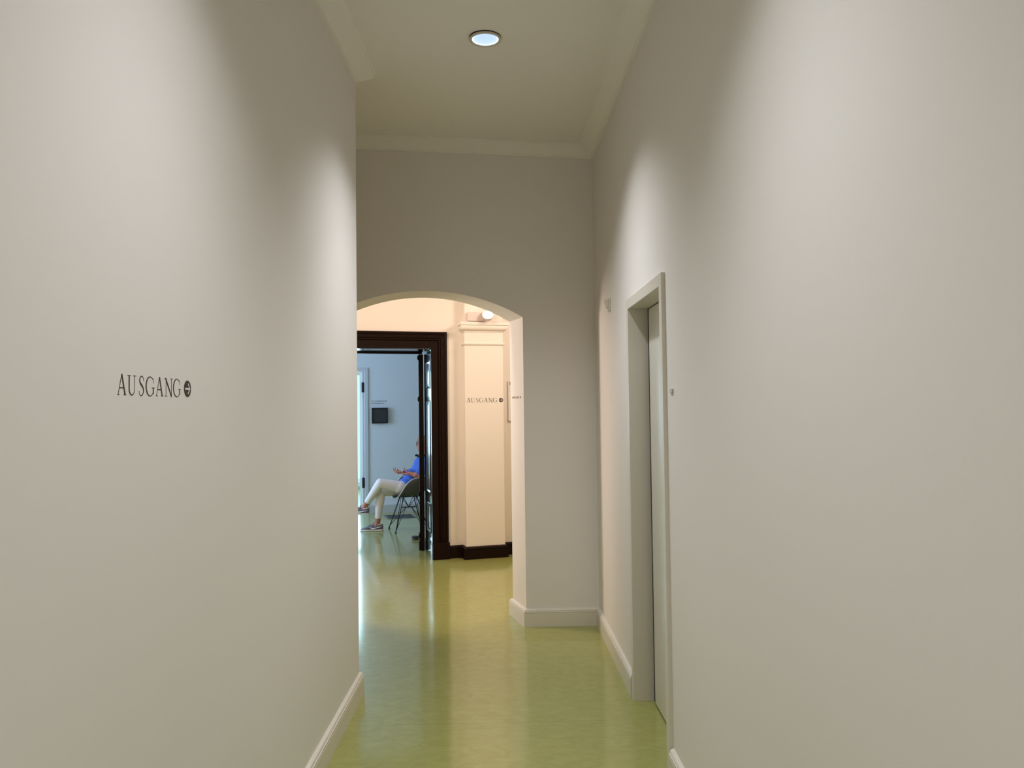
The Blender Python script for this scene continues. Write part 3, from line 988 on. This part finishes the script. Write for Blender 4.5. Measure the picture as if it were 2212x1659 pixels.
# hair: short, light brown
Hh = []
Hh.append(ico(H(-.026, 0, .030), (.092, .077, .076)))
Hh.append(ico(H(-.060, 0, -.010), (.056, .070, .072)))
Hh.append(ico(H(.030, 0, .072), (.055, .058, .030))); Hh.append(ico(H(.060, 0, .052), (.034, .048, .024)))
for sy in (1, -1):
    Hh.append(ico(H(-.010, sy * .060, .030), (.050, .018, .040)))
hair = fuse('hair', Hh, 0.005, M['hair'], person, iters=2)

# glasses
mb = MB()
for sy in (1, -1):
    ring = [H(.098 - abs(.029 + .022 * math.cos(t)) * .25, sy * (.029 + .022 * math.cos(t)), .008 + .017 * math.sin(t)) for t in [2 * math.pi * i / 20 for i in range(21)]]
    mb.tube(ring, .0028, n=6, cap=False)
    mb.tube([H(.086, sy * .051, .014), H(.03, sy * .070, .014), H(-.02, sy * .075, .010)], .0024, n=6)
mb.tube([H(.095, -.008, .012), H(.099, 0, .014), H(.095, .008, .012)], .0022, n=6)
mb.build('glasses', M['glassfr'], person, smooth=True)

# shirt with short sleeves
S = []
S.append(ico((-.158, .035, .805), (.100, .165, .125))); S.append(ico((-.165, .045, .875), (.075, .135, .060)))
S.append(ico((-.045, .020, .665), (.112, .160, .115))); S.append(ico((-.118, .028, .745), (.085, .160, .090))); S.append(ico((-.005, .015, .590), (.128, .172, .080)))
S.append(ico((.030, .020, .600), (.095, .150, .070)))
for s_, e_ in ((shL, elL), (shR, elR)):
    s1 = Vector(s_).lerp(Vector(e_), .72)
    S.append(capsule(s_, .060, s1, .064))
    S.append(capsule(Vector(s_) + Vector((.005, 0, 0)), .055, s1 + Vector((.014, 0, .01)), .060))
shirt = fuse('shirt', S, 0.006, M['shirt'], person, iters=5)
# collar cloth at the throat
K = [capsule((-.150, .055, .932), .018, (-.085, .078, .950), .012), capsule((-.088, .078, .950), .012, (-.074, .082, .940), .009)]
K.append(capsule((-.235, .050, .945), .020, (-.150, .000, .935), .022)); K.append(capsule((-.235, .050, .945), .020, (-.150, .105, .938), .022))
K.append(capsule((-.150, .105, .938), .020, (-.115, .070, .935), .020)); K.append(capsule((-.150, .000, .935), .020, (-.115, .060, .935), .020))
fuse('neck_scarf', K, 0.005, M['scarf'], person, iters=2)

# trousers
T = []
T.append(ico((-.03, .010, .535), (.135, .175, .095)))
for h_, k_, a_, hem in ((hipL, kneeL, ankL, .93), (hipR, kneeR, ankR, .92)):
    a1 = Vector(k_).lerp(Vector(a_), hem)
    T.append(capsule(h_, .088, k_, .061)); T.append(capsule(k_, .061, a1, .040))
    T.append(ico(Vector(h_).lerp(Vector(k_), .35), (.11, .085, .082)))
    T.append(ico(Vector(k_).lerp(a1, .30) + Vector((-.010, 0, 0)), (.054, .054, .130), (a1 - Vector(k_)).to_track_quat('Z', 'Y').to_matrix()))
dL = (Vector(ankL) - Vector(kneeL)).normalized(); dR = (Vector(ankR) - Vector(kneeR)).normalized()
trs = fuse('trousers', T, 0.006, M['trouser'], person, iters=4)
bm = bmesh.new(); bm.from_mesh(trs.data)       # level hems: slice each leg end
for ank, d_, kn in ((ankL, dL, kneeL), (ankR, dR, kneeR)):
    co = Vector(kn).lerp(Vector(ank), .90)
    kill = [v for v in bm.verts if (v.co - co).dot(d_) > 0 and (v.co - co).length < .09]
    bmesh.ops.delete(bm, geom=kill, context='VERTS')
bm.to_mesh(trs.data); bm.free()


# shoes
def shoe(heel, toe, upd, z_in):
    heel, toe = Vector(heel), Vector(toe)
    d = (toe - heel).normalized()
    u_ = Vector(upd); u_ = (u_ - d * u_.dot(d)).normalized()
    s_ = u_.cross(d)                          # left of the foot
    L_ = .285
    Mx = Matrix(((d.x, s_.x, u_.x, heel.x), (d.y, s_.y, u_.y, heel.y), (d.z, s_.z, u_.z, heel.z), (0, 0, 0, 1)))
    e = empty('shoe', ID, None); e.parent = person; e.matrix_parent_inverse = ID; e.matrix_basis = Mx
    #  x, half width, top height
    st = [(0.0, .020, .084), (.008, .031, .090), (.03, .037, .084), (.06, .038, .074), (.09, .038, .078), (.115, .040, .092), (.15, .044, .082), (.19, .048, .064), (.225, .047, .050), (.255, .039, .040), (.275, .024, .030), (.283, .008, .022)]
    def ring(x, hw, top, base):
        pts = []
        for k in range(16):
            t = 2 * math.pi * k / 16
            y = hw * math.copysign(abs(math.cos(t)) ** .75, math.cos(t))
            z = base + (top - base) * (0.5 + 0.5 * math.copysign(abs(math.sin(t)) ** .8, math.sin(t)))
            if math.sin(t) > 0: y *= 1 - .35 * math.sin(t)
            pts.append((x, y, z))
        return pts
    mb = MB()
    vs = [p for s0 in st for p in ring(*s0, .018)]
    fs = [(i * 16 + k, i * 16 + (k + 1) % 16, (i + 1) * 16 + (k + 1) % 16, (i + 1) * 16 + k) for i in range(len(st) - 1) for k in range(16)]
    fs += [tuple(range(16)), tuple(range((len(st) - 1) * 16, len(st) * 16))]
    upr = mb.add(vs, fs).build('upper', M['shoe'], e, smooth=True)
    sb = upr.modifiers.new('s', 'SUBSURF'); sb.levels = 1; sb.render_levels = 2
    out = [(-.004, .0), (.0, .028), (.03, .038), (.09, .036), (.15, .042), (.20, .047), (.24, .042), (.27, .028), (.288, .008)]
    ol = [(x, y) for x, y in out] + [(x, -y) for x, y in reversed(out[1:])]
    MB().prism(ol, 0.002, .024).build('sole', M['sole'], e, bevel=0.004)
    # collar lining and laces
    cr_ = [(.050 + .042 * math.cos(t), .028 * math.sin(t), .080 + .010 * math.cos(t + 3.14)) for t in [2 * math.pi * i / 20 for i in range(21)]]
    MB().tube(cr_, .006, n=8, cap=False).build('collar', M['sole'], e, smooth=True)
    mb = MB()
    for i in range(4):
        x = .118 + .020 * i
        zt = .090 - .30 * (x - .115)
        mb.tube([(x, -.022, zt - .006), (x + .004, 0, zt + .004), (x, .022, zt - .006)], .003, n=6)
    mb.tube([(.112, 0, .094), (.106, .018, .112), (.120, .026, .104)], .003, n=6)
    mb.tube([(.112, 0, .094), (.104, -.016, .114), (.118, -.028, .106)], .003, n=6)
    mb.build('laces', M['shoe'], e, smooth=True)
    # curved white tick on both sides
    for sg in (1, -1):
        pts = [(.155, .062, .002), (.140, .048, .006), (.128, .038, .013), (.112, .037, .015), (.085, .043, .011), (.055, .050, .006), (.020, .058, .002)]
        pts = [(.165, .056, .003), (.150, .043, .012), (.132, .036, .016), (.105, .038, .012), (.070, .046, .007), (.025, .058, .002)]
        mb = MB(); spl = cr_spline(pts, 5); n_ = len(spl)
        vv = []
        for i, (x, z, wd) in enumerate(spl):
            hw = .0375 + max(0, (x - .115)) * .10 + .0015
            hw *= 1.0 - 2.2 * max(0, z - .050)
            vv += [(x, sg * (hw + .002), z + wd / 2), (x, sg * (hw + .004), z - wd / 2)]
        mb.add(vv, [(2 * i, 2 * i + 1, 2 * i + 3, 2 * i + 2) for i in range(n_ - 1)])
        mb.build('side_mark', M['mark'], e, solid=.002)
    return e


shoe((.312, -.071, 0), (.577, -.158, 0), (0, 0, 1), 0)
shoe((.482, -.106, .208), (.735, -.215, .226), (.10, .05, 1), 0)
